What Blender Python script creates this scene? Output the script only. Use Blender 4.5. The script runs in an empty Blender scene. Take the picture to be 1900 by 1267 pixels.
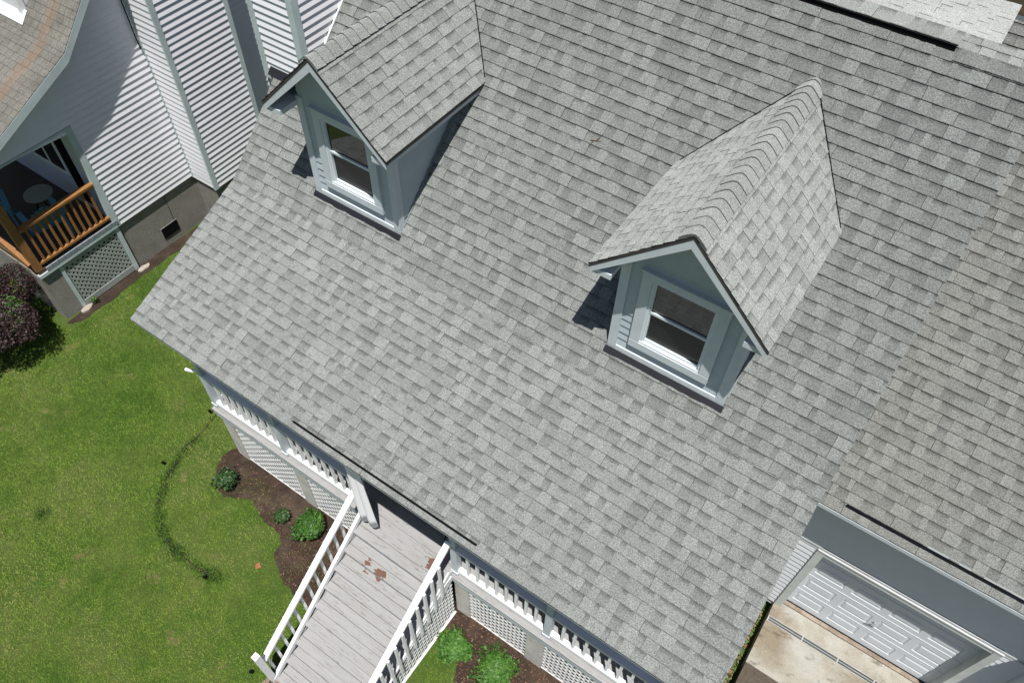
import bpy, math, random
import numpy as np
from mathutils import Vector, Matrix, noise

random.seed(7); rng = np.random.default_rng(7)
R = math.radians
C = bpy.context.scene.collection
scene = bpy.context.scene

# ------------------------------------------------------------------ camera
cam_d = bpy.data.cameras.new('camera'); cam = bpy.data.objects.new('camera', cam_d); C.objects.link(cam)
cr = Vector((0.82378987, 0.56654126, 0.02003128)); cu = Vector((-0.45769751, 0.64384361, 0.61317077)); cf = Vector((-0.33448953, 0.51429214, -0.78969637))
M = Matrix((cr, cu, -cf)).transposed().to_4x4(); M.translation = Vector((7.94019, -2.67472, 8.24155))
cam.matrix_world = M
cam_d.sensor_width = 36; cam_d.lens = 36*1438.456/1900; cam_d.clip_start = .05; cam_d.clip_end = 500
scene.camera = cam
scene.render.resolution_x = 1024; scene.render.resolution_y = 682

# ------------------------------------------------------------------ light
sun_to = Vector((.19, -.25, 1)).normalized()
el = math.asin(sun_to.z); az = math.atan2(sun_to.x, sun_to.y)
sd = bpy.data.lights.new('sun', 'SUN'); sd.energy = 5.0; sd.angle = R(.5); sd.color = (1, .965, .91)
so = bpy.data.objects.new('sun', sd); C.objects.link(so); so.rotation_euler = sun_to.to_track_quat('Z', 'Y').to_euler(); so.location = (0, 0, 20)
w = bpy.data.worlds.new('World'); scene.world = w; w.use_nodes = True
nt = w.node_tree; bg = nt.nodes['Background']; sk = nt.nodes.new('ShaderNodeTexSky'); sk.sky_type = 'NISHITA'
sk.sun_disc = False; sk.sun_elevation = el; sk.sun_rotation = az
nt.links.new(sk.outputs[0], bg.inputs[0]); bg.inputs[1].default_value = .05
vs = scene.view_settings; vs.view_transform = 'Standard'; vs.look = 'None'; vs.gamma = 1; vs.exposure = 0.42

# ------------------------------------------------------------------ materials
def mat(name, col=(.5, .5, .5), rough=.7, spec=.3):
    m = bpy.data.materials.new(name); m.use_nodes = True
    b = m.node_tree.nodes['Principled BSDF']; b.inputs['Base Color'].default_value = (*col, 1)
    b.inputs['Roughness'].default_value = rough; b.inputs['Specular IOR Level'].default_value = spec
    return m
class NT:
    def __init__(s, m): s.t = m.node_tree; s.b = s.t.nodes['Principled BSDF']
    def n(s, typ, **kw):
        nd = s.t.nodes.new(typ)
        for k, v in kw.items(): setattr(nd, k, v)
        return nd
    def l(s, a, b): s.t.links.new(a, b)
    def coord(s, scale=(1, 1, 1), rot=(0, 0, 0)):
        tc = s.n('ShaderNodeTexCoord'); mp = s.n('ShaderNodeMapping'); mp.inputs['Scale'].default_value = scale; mp.inputs['Rotation'].default_value = rot
        s.l(tc.outputs['Object'], mp.inputs[0]); return mp.outputs[0]
    def noise(s, vec, scale, detail=3, rough=.6):
        n = s.n('ShaderNodeTexNoise'); n.inputs['Scale'].default_value = scale; n.inputs['Detail'].default_value = detail; n.inputs['Roughness'].default_value = rough
        if vec is not None: s.l(vec, n.inputs['Vector'])
        return n.outputs['Fac']
    def ramp(s, fac, stops):
        r = s.n('ShaderNodeValToRGB'); e = r.color_ramp.elements
        while len(e) < len(stops): e.new(.5)
        for i, (p, c) in enumerate(stops): e[i].position = p; e[i].color = (*c, 1) if len(c) == 3 else c
        s.l(fac, r.inputs[0]); return r.outputs[0]
    def mr(s, v, a, b, c, d):
        m = s.n('ShaderNodeMapRange'); s.l(v, m.inputs[0])
        for i, x in enumerate((a, b, c, d)): m.inputs[i+1].default_value = x
        return m.outputs[0]
    def math(s, op, a, b=0, clamp=False):
        m = s.n('ShaderNodeMath', operation=op); m.use_clamp = clamp
        for i, x in enumerate((a, b)):
            if isinstance(x, (int, float)): m.inputs[i].default_value = x
            else: s.l(x, m.inputs[i])
        return m.outputs[0]
    def mix(s, fac, a, b, typ='MIX'):
        m = s.n('ShaderNodeMix', data_type='RGBA', blend_type=typ)
        for i, x in ((0, fac), (6, a), (7, b)):
            if isinstance(x, (int, float)): m.inputs[i].default_value = x
            elif isinstance(x, tuple): m.inputs[i].default_value = (*x, 1)
            else: s.l(x, m.inputs[i])
        return m.outputs[2]
    def bump(s, h, st=.3, d=.01):
        b = s.n('ShaderNodeBump'); b.inputs['Strength'].default_value = st; b.inputs['Distance'].default_value = d
        s.l(h, b.inputs['Height']); s.l(b.outputs[0], s.b.inputs['Normal'])

def shingle_mat(name, light, dark, warm, band=.74, weather=.09, stain=None):
    m = mat(name, light, .92, .15); t = NT(m); t.b.inputs['Diffuse Roughness'].default_value = 1
    at = t.n('ShaderNodeAttribute', attribute_name='tab'); sp = t.n('ShaderNodeSeparateColor'); t.l(at.outputs['Color'], sp.inputs[0])
    v = t.coord()
    base = t.mix(sp.outputs[0], dark, light)
    base = t.mix(t.mr(t.noise(v, .9, 4), .4, .75, 0, .5), base, warm)
    # printed shadow band on the upper strip of the cut-out tabs
    bn = t.math('ADD', sp.outputs[1], t.mr(t.noise(v, 60, 2), 0, 1, -.13, .13))
    bandf = t.math('MULTIPLY', t.mr(bn, .60, .92, 0, 1), sp.outputs[2])
    base = t.mix(bandf, base, tuple(c*band for c in dark))
    g = t.noise(v, 78, 2, .8); g2 = t.noise(v, 160, 1, .5)
    gr = t.math('MULTIPLY', t.mr(g, .3, .7, .52, 1.48), t.mr(g2, .25, .75, .70, 1.30))
    base = t.mix(1.0, base, gr, 'MULTIPLY')
    base = t.mix(1.0, base, t.mr(t.noise(v, 2.2, 5, .65), .3, .7, 1-weather, 1+weather*.7), 'MULTIPLY')
    sc = t.noise(v, 9, 3, .7); base = t.mix(t.mr(sc, .70, .78, 0, .45), base, (.05, .05, .046))
    base = t.mix(t.math('MULTIPLY', t.math('LESS_THAN', sp.outputs[1], .05), t.mr(t.noise(v, 14, 3, .7), .3, .6, .15, .62)), base, (.035, .036, .035))  # course shadow line painted along each butt edge
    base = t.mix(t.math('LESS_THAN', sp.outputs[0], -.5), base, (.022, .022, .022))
    if stain:
        x0, wd, col = stain
        tc = t.n('ShaderNodeTexCoord'); sx = t.n('ShaderNodeSeparateXYZ'); t.l(tc.outputs['Object'], sx.inputs[0])
        d = t.math('ABSOLUTE', t.math('SUBTRACT', t.math('ADD', sx.outputs[0], t.mr(t.noise(v, 1.7, 3), 0, 1, -.12, .12)), x0))
        base = t.mix(t.math('MULTIPLY', t.mr(d, 0, wd, .6, 0), t.mr(t.noise(v, 12, 3), .3, .6, .4, 1)), base, col)
    t.l(base, t.b.inputs['Base Color']); t.bump(g, .5, .004)
    return m
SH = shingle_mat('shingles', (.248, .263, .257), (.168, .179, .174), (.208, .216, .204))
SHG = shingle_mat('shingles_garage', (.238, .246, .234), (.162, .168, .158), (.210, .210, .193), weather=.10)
SHN = shingle_mat('shingles_neighbour', (.185, .180, .162), (.145, .140, .126), (.155, .143, .122), band=.9, weather=.3, stain=(-5.22, .20, (.22, .14, .085)))
SHB = shingle_mat('shingles_back', (.315, .33, .325), (.295, .305, .30), (.30, .305, .30), band=.98)  # paler than the front roof: grazing glare painted into the colour

def paint(name, col, dirt=.1, rough=.5, sc=3, streak=(1, 1, 1)):
    m = mat(name, col, rough, .35); t = NT(m); v = t.coord(streak)
    b = t.mix(1.0, col, t.mr(t.noise(v, sc, 6, .65), .3, .72, 1+dirt*.3, 1-dirt), 'MULTIPLY')
    b = t.mix(t.mr(t.noise(v, sc*9, 4, .7), .62, .78, 0, dirt*2), b, tuple(c*.55 for c in col))
    t.l(b, t.b.inputs['Base Color']); return m
BLUE = paint('paint_pale_blue', (.53, .585, .62), .14)
BLUE_S = paint('siding_pale_blue', (.42, .48, .52), .10)
WHITE = paint('paint_white', (.80, .81, .82), .10)
SIDW = paint('siding_white', (.76, .76, .80), .05)
LATT = paint('lattice_white', (.82, .83, .83), .12)
TRIMN = paint('trim_grey_green', (.47, .55, .56), .18)
GSID = paint('siding_garage', (.70, .735, .76), .06)
GTRIM = paint('trim_garage', (.56, .60, .58), .2)
DOORM = paint('door_paint', (.62, .66, .70), .06)
BLACK = mat('black_metal', (.006, .006, .007), .9, .05)
NAVY = paint('flashing_dark', (.013, .014, .018), .3)
METAL = mat('drip_metal', (.20, .23, .23), .5, .4)
PLANKU = mat('roof_deck', (.05, .048, .045), .9)

def wornwood():
    m = mat('painted_deck', (.56, .56, .56), .75, .25); t = NT(m)
    v = t.coord((1, 9, 9)); v2 = t.coord()
    b = t.mix(t.mr(t.noise(v, 1.4, 5, .65), .4, .75, 0, .6), (.285, .285, .29), (.225, .222, .208))
    b = t.mix(t.mr(t.noise(v, 4, 6, .8), .54, .66, 0, .85), b, (.125, .115, .10))
    b = t.mix(t.mr(t.noise(v2, 2.6, 5, .7), .66, .72, 0, .35), b, (.15, .135, .11))
    # three spots where the paint has flaked off to red-brown wood
    tc = t.n('ShaderNodeTexCoord')
    for (px, py, rr) in ((3.86, -.12, .11), (4.12, -.14, .11), (4.74, .36, .14)):
        vm = t.n('ShaderNodeVectorMath', operation='DISTANCE'); sx = t.n('ShaderNodeSeparateXYZ'); cb = t.n('ShaderNodeCombineXYZ')
        t.l(tc.outputs['Object'], sx.inputs[0]); t.l(sx.outputs[0], cb.inputs[0]); t.l(sx.outputs[1], cb.inputs[1])
        t.l(cb.outputs[0], vm.inputs[0]); vm.inputs[1].default_value = (px, py, 0)
        d = t.math('ADD', vm.outputs['Value'], t.mr(t.noise(t.coord((1, 1.8, 1)), 7.5, 3, .6), .3, .7, -.11, .11))
        b = t.mix(t.mr(d, rr*.62, rr*.55, 0, .85) if False else t.math('LESS_THAN', d, rr*.55), b, (.125, .066, .046))
    t.l(b, t.b.inputs['Base Color']); t.bump(t.noise(v, 8, 4), .3, .004); return m
DECK = wornwood()
def woodm(name, a, b_, sc=(1, 1, 12)):
    m = mat(name, a, .6, .3); t = NT(m); v = t.coord(sc)
    t.l(t.mix(t.mr(t.noise(v, 3, 5, .7), .35, .65, 0, 1), a, b_), t.b.inputs['Base Color']); return m
CEDAR = woodm('cedar', (.29, .145, .052), (.19, .085, .028), (12, 12, 1.2))
CEDARH = woodm('cedar_rail', (.29, .145, .052), (.18, .08, .026), (12, 1.2, 12))
BROWND = woodm('brown_deck', (.10, .07, .055), (.06, .04, .03), (10, 1, 10))
def rough_min(name, a, b_, sc, bs=.6, bsc=60, c=None):
    m = mat(name, a, .95, .15); t = NT(m); v = t.coord()
    col = t.mix(t.mr(t.noise(v, sc, 5, .7), .35, .68, 0, 1), a, b_)
    if c: col = t.mix(t.mr(t.noise(v, sc*.37, 5, .6), .5, .66, 0, .8), col, c)
    g = t.noise(v, bsc, 3, .7); col = t.mix(1.0, col, t.mr(g, .3, .7, .8, 1.2), 'MULTIPLY')
    t.l(col, t.b.inputs['Base Color']); t.bump(g, bs, .01); return m
STUCCO = rough_min('stucco', (.26, .25, .225), (.20, .192, .172), 2.5, 1.0, 45)
PIERM = rough_min('pier_stucco', (.60, .59, .55), (.46, .45, .41), 4)
CONC = rough_min('stained_concrete', (.34, .33, .295), (.27, .25, .205), 2.2, .3, 90, (.17, .135, .09)); t = NT(CONC)
_b = t.b.inputs['Base Color'].links[0].from_socket; _v = t.coord((1, 2.2, 1)); _m = t.coord()
_b = t.mix(t.mr(t.noise(_v, 3.1, 6, .75), .56, .66, 0, .7), _b, (.085, .068, .048)); _b = t.mix(t.mr(t.noise(_m, 1.3, 4, .6), .55, .62, 0, .35), _b, (.33, .34, .33))
_b = t.mix(t.mr(t.noise(_v, 11, 5, .8), .64, .72, 0, .6), _b, (.09, .075, .05)); t.l(_b, t.b.inputs['Base Color'])
CONCP = rough_min('pink_concrete', (.25, .205, .165), (.16, .12, .095), 9, .3, 90, (.32, .26, .22))
ASPH = rough_min('worn_asphalt', (.098, .082, .064), (.062, .052, .041), 20, .6, 140)
DIRT = rough_min('soil', (.046, .031, .023), (.026, .019, .015), 5, .9, 45, (.075, .055, .042))
SASH = paint('sash_paint', (.60, .66, .69), .08)
SCREEN = mat('screened_glass', (.012, .012, .013), .25, .35)
GLASS = mat('window_glass', (.018, .02, .02), .04, .9)
def foliage_mat(name, c1, c2, c3, rough=.55):
    m = mat(name, c1, rough, .35); t = NT(m)
    at = t.n('ShaderNodeAttribute', attribute_name='tab'); sp = t.n('ShaderNodeSeparateColor'); t.l(at.outputs['Color'], sp.inputs[0])
    col = t.ramp(sp.outputs[0], [(0, c1), (.5, c2), (1, c3)])
    t.l(col, t.b.inputs['Base Color'])
    t.b.inputs['Subsurface Weight'].default_value = 0
    return m
LEAFG = foliage_mat('leaf_green', (.020, .062, .008), (.036, .105, .012), (.085, .18, .024))
LEAFD = foliage_mat('leaf_dark_green', (.011, .034, .009), (.024, .066, .014), (.062, .12, .028))
LEAFP = foliage_mat('leaf_purple', (.013, .007, .008), (.032, .015, .017), (.085, .050, .048))
LEAFY = foliage_mat('leaf_fresh', (.026, .078, .010), (.050, .135, .018), (.10, .20, .034))
CHIP = foliage_mat('mulch_chips', (.040, .020, .012), (.095, .042, .024), (.22, .13, .085), .9)
STEM = mat('stem', (.10, .065, .04), .9)
def lawn_base():
    m = mat('lawn_soil', (.06, .09, .02), .95, .1); t = NT(m); v = t.coord()
    c = t.mix(t.mr(t.noise(v, 1.1, 5, .65), .38, .66, 0, 1), (.044, .085, .014), (.085, .110, .030))
    c = t.mix(t.mr(t.noise(v, 1.8, 6, .75), .60, .70, 0, .9), c, (.19, .14, .075))
    g = t.noise(v, 70, 3, .8); c = t.mix(1.0, c, t.mr(g, .3, .7, .55, 1.4), 'MULTIPLY')
    t.l(c, t.b.inputs['Base Color']); t.bump(g, .8, .02); return m
LAWN = lawn_base()
GRASSM = foliage_mat('grass_blades', (.064, .138, .014), (.162, .258, .034), (.285, .30, .085), .6)
LITTER = rough_min('leaf_litter', (.035, .022, .014), (.02, .02, .012), 2, .8, 20, (.13, .065, .03))

# ------------------------------------------------------------------ mesh builder
class MB:
    def __init__(s): s.v = []; s.f = []; s.c = []
    def poly(s, pts, col=None):
        b = len(s.v); s.v += [tuple(p) for p in pts]; s.f.append(tuple(range(b, b+len(pts)))); s.c.append(col)
    def hexa(s, p, col=None):   # 8 pts: bottom 0-3, top 4-7
        b = len(s.v); s.v += [tuple(q) for q in p]
        for q in ((3, 2, 1, 0), (4, 5, 6, 7), (0, 1, 5, 4), (1, 2, 6, 5), (2, 3, 7, 6), (3, 0, 4, 7)):
            s.f.append(tuple(b+i for i in q)); s.c.append(col)
        return s
    def box(s, x0, x1, y0, y1, z0, z1, col=None):
        return s.hexa([(x0, y0, z0), (x1, y0, z0), (x1, y1, z0), (x0, y1, z0), (x0, y0, z1), (x1, y0, z1), (x1, y1, z1), (x0, y1, z1)], col)
    def prism(s, pts, ext):     # planar polygon extruded by vector
        ext = Vector(ext); n = len(pts); b = len(s.v); P = [Vector(p) for p in pts]
        s.v += [tuple(p) for p in P]+[tuple(p+ext) for p in P]
        s.f.append(tuple(range(b+n-1, b-1, -1))); s.f.append(tuple(range(b+n, b+2*n)))
        for i in range(n):
            j = (i+1) % n; s.f.append((b+i, b+j, b+n+j, b+n+i))
        s.c += [None]*(n+2); return s
    def bar(s, a, b_, w, h, up=(0, 0, 1)):   # box beam from a to b, width w, height h (a,b on its centreline)
        a = Vector(a); b_ = Vector(b_); d = (b_-a).normalized(); sd_ = d.cross(Vector(up)).normalized(); u = sd_.cross(d).normalized()
        o = [(-w/2, -h/2), (w/2, -h/2), (w/2, h/2), (-w/2, h/2)]
        return s.hexa([a+sd_*x+u*y for x, y in o]+[b_+sd_*x+u*y for x, y in o])
    def tube(s, pts, r, n=8, r2=None):
        P = [Vector(p) for p in pts]; b = len(s.v)
        for i, p in enumerate(P):
            d = (P[min(i+1, len(P)-1)]-P[max(i-1, 0)]).normalized(); a = d.orthogonal().normalized(); c = d.cross(a)
            rr = r if r2 is None else r+(r2-r)*i/(len(P)-1)
            for k in range(n):
                t = 2*math.pi*k/n; s.v.append(tuple(p+a*math.cos(t)*rr+c*math.sin(t)*rr))
        for i in range(len(P)-1):
            for k in range(n):
                k2 = (k+1) % n; s.f.append((b+i*n+k, b+i*n+k2, b+(i+1)*n+k2, b+(i+1)*n+k)); s.c.append(None)
        s.f.append(tuple(b+k for k in range(n-1, -1, -1))); s.f.append(tuple(b+(len(P)-1)*n+k for k in range(n))); s.c += [None, None]
        return s
    def build(s, name, m, parent=None, smooth=False, fix=True):
        me = bpy.data.meshes.new(name); me.from_pydata(s.v, [], s.f); me.materials.append(m)
        if any(c is not None for c in s.c):
            a = me.color_attributes.new('tab', 'FLOAT_COLOR', 'CORNER'); buf = []
            for f, c in zip(s.f, s.c):
                if c is None: c = (.5, 0, 0)
                if isinstance(c[0], tuple): buf += [x for q in c for x in (*q, 1)]
                else: buf += [*c, 1]*len(f)
            a.data.foreach_set('color', buf)
        if smooth: me.polygons.foreach_set('use_smooth', [True]*len(me.polygons))
        me.update(); o = bpy.data.objects.new(name, me); C.objects.link(o)
        if parent: o.parent = parent
        return o
def thing(name, label, cat, group=None):
    o = bpy.data.objects.new(name, None); o.empty_display_size = .2; C.objects.link(o); o['label'] = label; o['category'] = cat
    if group: o['group'] = group
    return o
def at_base(root, loc):           # move an Empty to its thing's base, keeping the parts where they are
    root.location = loc; inv = Matrix.Translation(-Vector(loc))
    for ch in root.children: ch.matrix_parent_inverse = inv
def tag(o, label, cat, group=None, kind=None):
    if label: o['label'] = label
    if cat: o['category'] = cat
    if group: o['group'] = group
    if kind: o['kind'] = kind
    return o
def struct(name, mb, m):
    o = mb.build(name, m); o['kind'] = 'structure'; return o
def lerp(a, b, t): return a+(b-a)*t

# shingle courses on a sloping plane.  O origin at the eave, U along it, V up the slope, N normal; ulim(v)->(u0,u1)
def shingles(mb, O, U, V, N, L, e, ulim, t=.010, skip=None, tint=(0, 1), three_tab=False, start=0, relax=.5):
    O, U, V, N = map(Vector, (O, U, V, N)); i = 0; v0 = start
    def P(u, v, h): return O+U*u+V*v+N*h
    while v0 < L-1e-4:
        v1 = min(v0+e, L); ua, ub = ulim(v0); uc, ud = ulim(v1)
        if ub-ua < .01 and ud-uc < .01: v0 = v1; i += 1; continue
        lo, hi = min(ua, uc), max(ub, ud); u = lo-random.random()*.15; raised = random.random() < .5; run = random.uniform(.3, 1.0)
        cj = random.uniform(-.0025, .0025); ch = random.uniform(-.0015, .0045)*relax*2
        while u < hi:
            wd = .155 if three_tab else random.choice((.06, .095, .12, .135, .145, .16, .185))*random.uniform(.92, 1.08)
            a, b = max(u, lo), min(u+wd, hi)
            if b-a > .004 and not (skip and skip(.5*(a+b), .5*(v0+v1))):
                def cl(x, v):
                    k = (v-v0)/(v1-v0+1e-9); return min(max(x, lerp(ua, uc, k)), lerp(ub, ud, k))
                a0, b0, a1, b1 = cl(a, v0), cl(b, v0), cl(a, v1), cl(b, v1)
                if b0-a0 > .002 or b1-a1 > .002:
                    dt = 0 if three_tab else (.003 if raised else 0)
                    if (three_tab or run < 0): b0 -= .004; b1 -= .004
                    k = random.choice((.5, .65, .78, .92, 1.05)) if raised else random.choice((.15, .3, .48, .62, .75))
                    if three_tab: k = random.uniform(.3, .7)
                    k = tint[0]+(tint[1]-tint[0])*k; rc = 0.0 if raised or three_tab else 1.0
                    hb = t+dt+ch+random.uniform(-.0012, .0012); ht = .001+dt; vb = v0-cj
                    cols = ((k, 0, rc), (k, 0, rc), (k, 1, rc), (k, 1, rc))
                    mb.poly([P(a0, vb, hb), P(b0, vb, hb), P(b1, v1+.004, ht), P(a1, v1+.004, ht)], cols)
                    mb.poly([P(a0, vb, -.004), P(b0, vb, -.004), P(b0, vb, hb), P(a0, vb, hb)], (-1, 0, 0))
                    if raised or three_tab or run < 0:
                        mb.poly([P(b0, vb, -.004), P(b1, v1, -.004), P(b1, v1, ht), P(b0, vb, hb)], (-1, 0, 0))
                        mb.poly([P(a1, v1, -.004), P(a0, vb, -.004), P(a0, vb, hb), P(a1, v1, ht)], (-1, 0, 0))
            if run < 0: run = random.uniform(.6, 1.0)
            run -= wd; u += wd; raised = not raised if random.random() < .9 else raised
        v0 = v1; i += 1
    return mb
# rounded overlapping ridge caps along a ridge from A (front) to B (back)
def ridge_caps(mb, A, B, sl, w=.15, e=.14, t=.014):
    A, B = Vector(A), Vector(B); d = (B-A).normalized(); L = (B-A).length; side = Vector((0, 0, 1)).cross(d).normalized(); n = int(L/e)+1
    ns = 8
    for i in range(n):
        s0, s1 = i*e, min((i+1)*e, L+.1); k = random.uniform(.35, .95); h0, h1 = t+random.uniform(0, .006), .003
        def ring(s_, h):
            pts = []
            for j in range(ns+1):
                q = -1+2*j/ns; z = -(math.sqrt(q*q*w*w+.0025)-.05)*sl
                pts.append(A+d*s_+side*q*w*math.cos(math.atan(sl))*1.25+Vector((0, 0, z+h+.004)))
            return pts
        r0, r1, r2 = ring(s0, h0), ring(s1+.003, h1), ring(s0, -.012)
        for j in range(ns):
            mb.poly([r0[j+1], r0[j], r1[j], r1[j+1]], ((k, .2, 0),)*4)
            mb.poly([r2[j+1], r2[j], r0[j], r0[j+1]], (k*.3, 0, 0))
    return mb
# lap siding: rows from z0 to z1 on a vertical wall; ax origin point (x,y), U horizontal dir, N outward; ulim(z)->(u0,u1)
def siding(mb, origin, U, N, z0, z1, e, ulim, pr=.014, holes=(), sub=0.0):
    ox, oy = origin; U = Vector((*U, 0)); N = Vector((*N, 0)); z = z0; O = Vector((ox, oy, 0))
    def P(u, z_, h): return O+U*u+N*h+Vector((0, 0, z_))
    while z < z1-1e-4:
        zt = min(z+e, z1); segs = []
        a0, b0 = ulim(z+1e-5); a1, b1 = ulim(zt-1e-5)
        if b0-a0 > .001 or b1-a1 > .001:
            segs = [(a0, b0, a1, b1)]
            for (hu0, hu1, hz0, hz1) in holes:
                if zt > hz0+1e-4 and z < hz1-1e-4:
                    ns_ = []
                    for (p, q, r, s_) in segs:
                        if hu0 > p: ns_.append((p, min(q, hu0), r, min(s_, hu0)))
                        if hu1 < q: ns_.append((max(p, hu1), q, max(r, hu1), s_))
                    segs = ns_
        for (p, q, r, s_) in segs:
            if q-p < .001 and s_-r < .001: continue
            pj = pr*random.uniform(.92, 1.08)
            bz = min(.012, (zt-z)*.3); ki = bz/(zt-z); pm = lerp(p, r, ki); qm = lerp(q, s_, ki); pb_ = pj*.15
            mb.poly([P(pm, z+bz, pj), P(qm, z+bz, pj), P(s_, zt, .001), P(r, zt, .001)])
            mb.poly([P(p, z, pb_), P(q, z, pb_), P(qm, z+bz, pj), P(pm, z+bz, pj)])
            mb.poly([P(p, z, 0), P(q, z, 0), P(q, z, pb_), P(p, z, pb_)])
            mb.poly([P(p, z, 0), P(p, z, pj), P(r, zt, .001)]); mb.poly([P(q, z, pj), P(q, z, 0), P(s_, zt, .001)])
        z = zt
    return mb
def clip(poly, x0, x1, y0, y1):
    for ax, lim, sg in ((0, x0, 1), (0, x1, -1), (1, y0, 1), (1, y1, -1)):
        out = []
        for i in range(len(poly)):
            p, q = poly[i], poly[(i+1) % len(poly)]; ip, iq = sg*(p[ax]-lim) >= 0, sg*(q[ax]-lim) >= 0
            if ip: out.append(p)
            if ip != iq:
                k = (lim-p[ax])/(q[ax]-p[ax]); out.append((p[0]+k*(q[0]-p[0]), p[1]+k*(q[1]-p[1])))
        poly = out
        if len(poly) < 3: return []
    return poly
# diagonal lattice in the vertical plane through O with horizontal U, outward N; w x (z0..z1)
def lattice(mb, O, U, N, w_, z0, z1, sw=.035, gap=.085, top=None):
    O = Vector((*O, 0)); U = Vector((*U, 0)); N = Vector((*N, 0)); h = z1-z0
    for lay, sg in ((0, 1), (1, -1)):
        k = -h if sg > 0 else 0
        while k < w_+h:
            a = (k, 0); p = [(a[0], 0), (a[0]+sw*1.414, 0), (a[0]+sw*1.414+sg*h, h), (a[0]+sg*h, h)]
            p = clip(p, 0, w_, 0, h)
            if top: 
                p = clip_half(p, top)
            if len(p) >= 3:
                mb.prism([O+U*q[0]+N*(lay*.0035)+Vector((0, 0, z0+q[1])) for q in p], N*.003)
            k += gap*1.414
    return mb
def clip_half(poly, f):   # keep v <= f(u) with f linear
    out = []
    for i in range(len(poly)):
        p, q = poly[i], poly[(i+1) % len(poly)]; dp, dq = f(p[0])-p[1], f(q[0])-q[1]
        if dp >= 0: out.append(p)
        if (dp >= 0) != (dq >= 0):
            k = dp/(dp-dq); out.append((p[0]+k*(q[0]-p[0]), p[1]+k*(q[1]-p[1])))
    return out if len(out) >= 3 else []

G = -4.1
# ================================================================== GROUND
mb = MB(); mb.poly([(-60, -60, G), (60, -60, G), (60, 90, G), (-60, 90, G)]); struct('ground', mb, LAWN)
mb = MB(); mb.poly([(.2, .50, G+.03), (8.3, .50, G+.03), (8.3, 2.3, G+.03), (.2, 2.3, G+.03)]); mb.poly([(3.5, -1.7, G+.03), (5.0, -1.7, G+.03), (5.0, .49, G+.03), (3.5, .49, G+.03)]); struct('under_porch_shade', mb, mat('painted_dark_shade', (.008, .007, .006), 1, 0))  # near-black sheets that paint the shade under porch and steps
# shaded woodland floor behind the house
mb = MB(); mb.poly([(-3, 9.5, G+.01), (40, 9.5, G+.01), (40, 60, G+.01), (-3, 60, G+.01)]); struct('leaf_litter_ground', mb, LITTER)

# soil beds along the porch (two, either side of the steps) and the dug edging trench
bedL = [(.05, .6), (.03, .43), (-.04, .23), (.02, 0), (.12, -.07), (.24, -.2), (.45, -.33), (.65, -.30), (.80, -.22), (.95, -.12), (1.12, -.12), (1.3, -.2), (1.45, -.28), (1.67, -.24), (1.85, -.28), (1.99, -.38), (2.04, -.57), (2.26, -.72), (2.57, -.85), (2.95, -.90), (3.3, -.95), (3.3, .6)]
bedR = [(4.98, .6), (4.98, .36), (5.0, .15), (5.2, .05), (5.45, -.1), (5.6, -.35), (5.75, -.6), (6.1, -.8), (6.6, -.85), (9.1, -.85), (9.1, .6)]
def smooth_poly(p, it=2):
    for _ in range(it):
        q = []
        for i in range(len(p)):
            a, b = p[i], p[(i+1) % len(p)]; q += [(a[0]*.75+b[0]*.25, a[1]*.75+b[1]*.25), (a[0]*.25+b[0]*.75, a[1]*.25+b[1]*.75)]
        p = q
    return p
def jag(p, s=.026): return [(x+random.uniform(-s, s), y+random.uniform(-s, s)) for x, y in smooth_poly(p)]
for nm, p in (('soil_bed', bedL), ('soil_bed', bedR)):
    mb = MB(); mb.poly([(x, y, G+.012) for x, y in jag(p)]); struct(nm, mb, DIRT)
mb = MB(); mb.poly([(x, y, G+.010) for x, y in jag([(8.2, -3), (9.12, -3), (9.12, 3.4), (8.2, 3.4)], .01)]); struct('soil_strip', mb, DIRT)
mb = MB(); mb.poly([(x, y, G+.011) for x, y in jag([(-4.95, .45), (-4.72, .6), (-4.66, 1.3), (-4.70, 2.4), (-4.66, 3.3), (-4.6, 4.4), (-4.95, 4.4)], .035)]); struct('soil_strip', mb, DIRT)
tr = [(-.80, .75), (-.76, .59), (-.71, .16), (-.65, -.24), (-.5, -.67), (-.25, -1.03), (.07, -1.27), (.33, -1.41), (.7, -1.45), (1.08, -1.46), (1.35, -1.44), (1.56, -1.38)]
def resample(p, n):
    d = [0]
    for a, b in zip(p, p[1:]): d.append(d[-1]+math.dist(a, b))
    out = []
    for i in range(n):
        s_ = d[-1]*i/(n-1); k = max(j for j in range(len(d)) if d[j] <= s_+1e-9); k = min(k, len(p)-2)
        t = (s_-d[k])/(d[k+1]-d[k]); out.append((lerp(p[k][0], p[k+1][0], t), lerp(p[k][1], p[k+1][1], t)))
    return out
trp = resample(tr, 60)
mb = MB(); Lp = []; Rp = []
for i, (x, y) in enumerate(trp):
    a = trp[max(i-1, 0)]; b = trp[min(i+1, 59)]; dx, dy = b[0]-a[0], b[1]-a[1]; l = math.hypot(dx, dy); wd = .018+.014*noise.noise((i*.3, 0, 0))
    Lp.append((x-dy/l*wd, y+dx/l*wd)); Rp.append((x+dy/l*wd, y-dx/l*wd))
for i in range(59): mb.poly([(*Lp[i], G+.008), (*Rp[i], G+.008), (*Rp[i+1], G+.008), (*Lp[i+1], G+.008)])
struct('edging_trench', mb, DIRT)
mb = MB(); mb.poly([(x, y, G+.014) for x, y in jag([(3.30, -2.0), (3.5, -1.88), (4.6, -1.86), (5.1, -1.9), (5.1, -4), (3.2, -4)], .02)]); struct('path', mb, rough_min('path_sand', (.21, .165, .125), (.15, .12, .09), 8))

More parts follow.
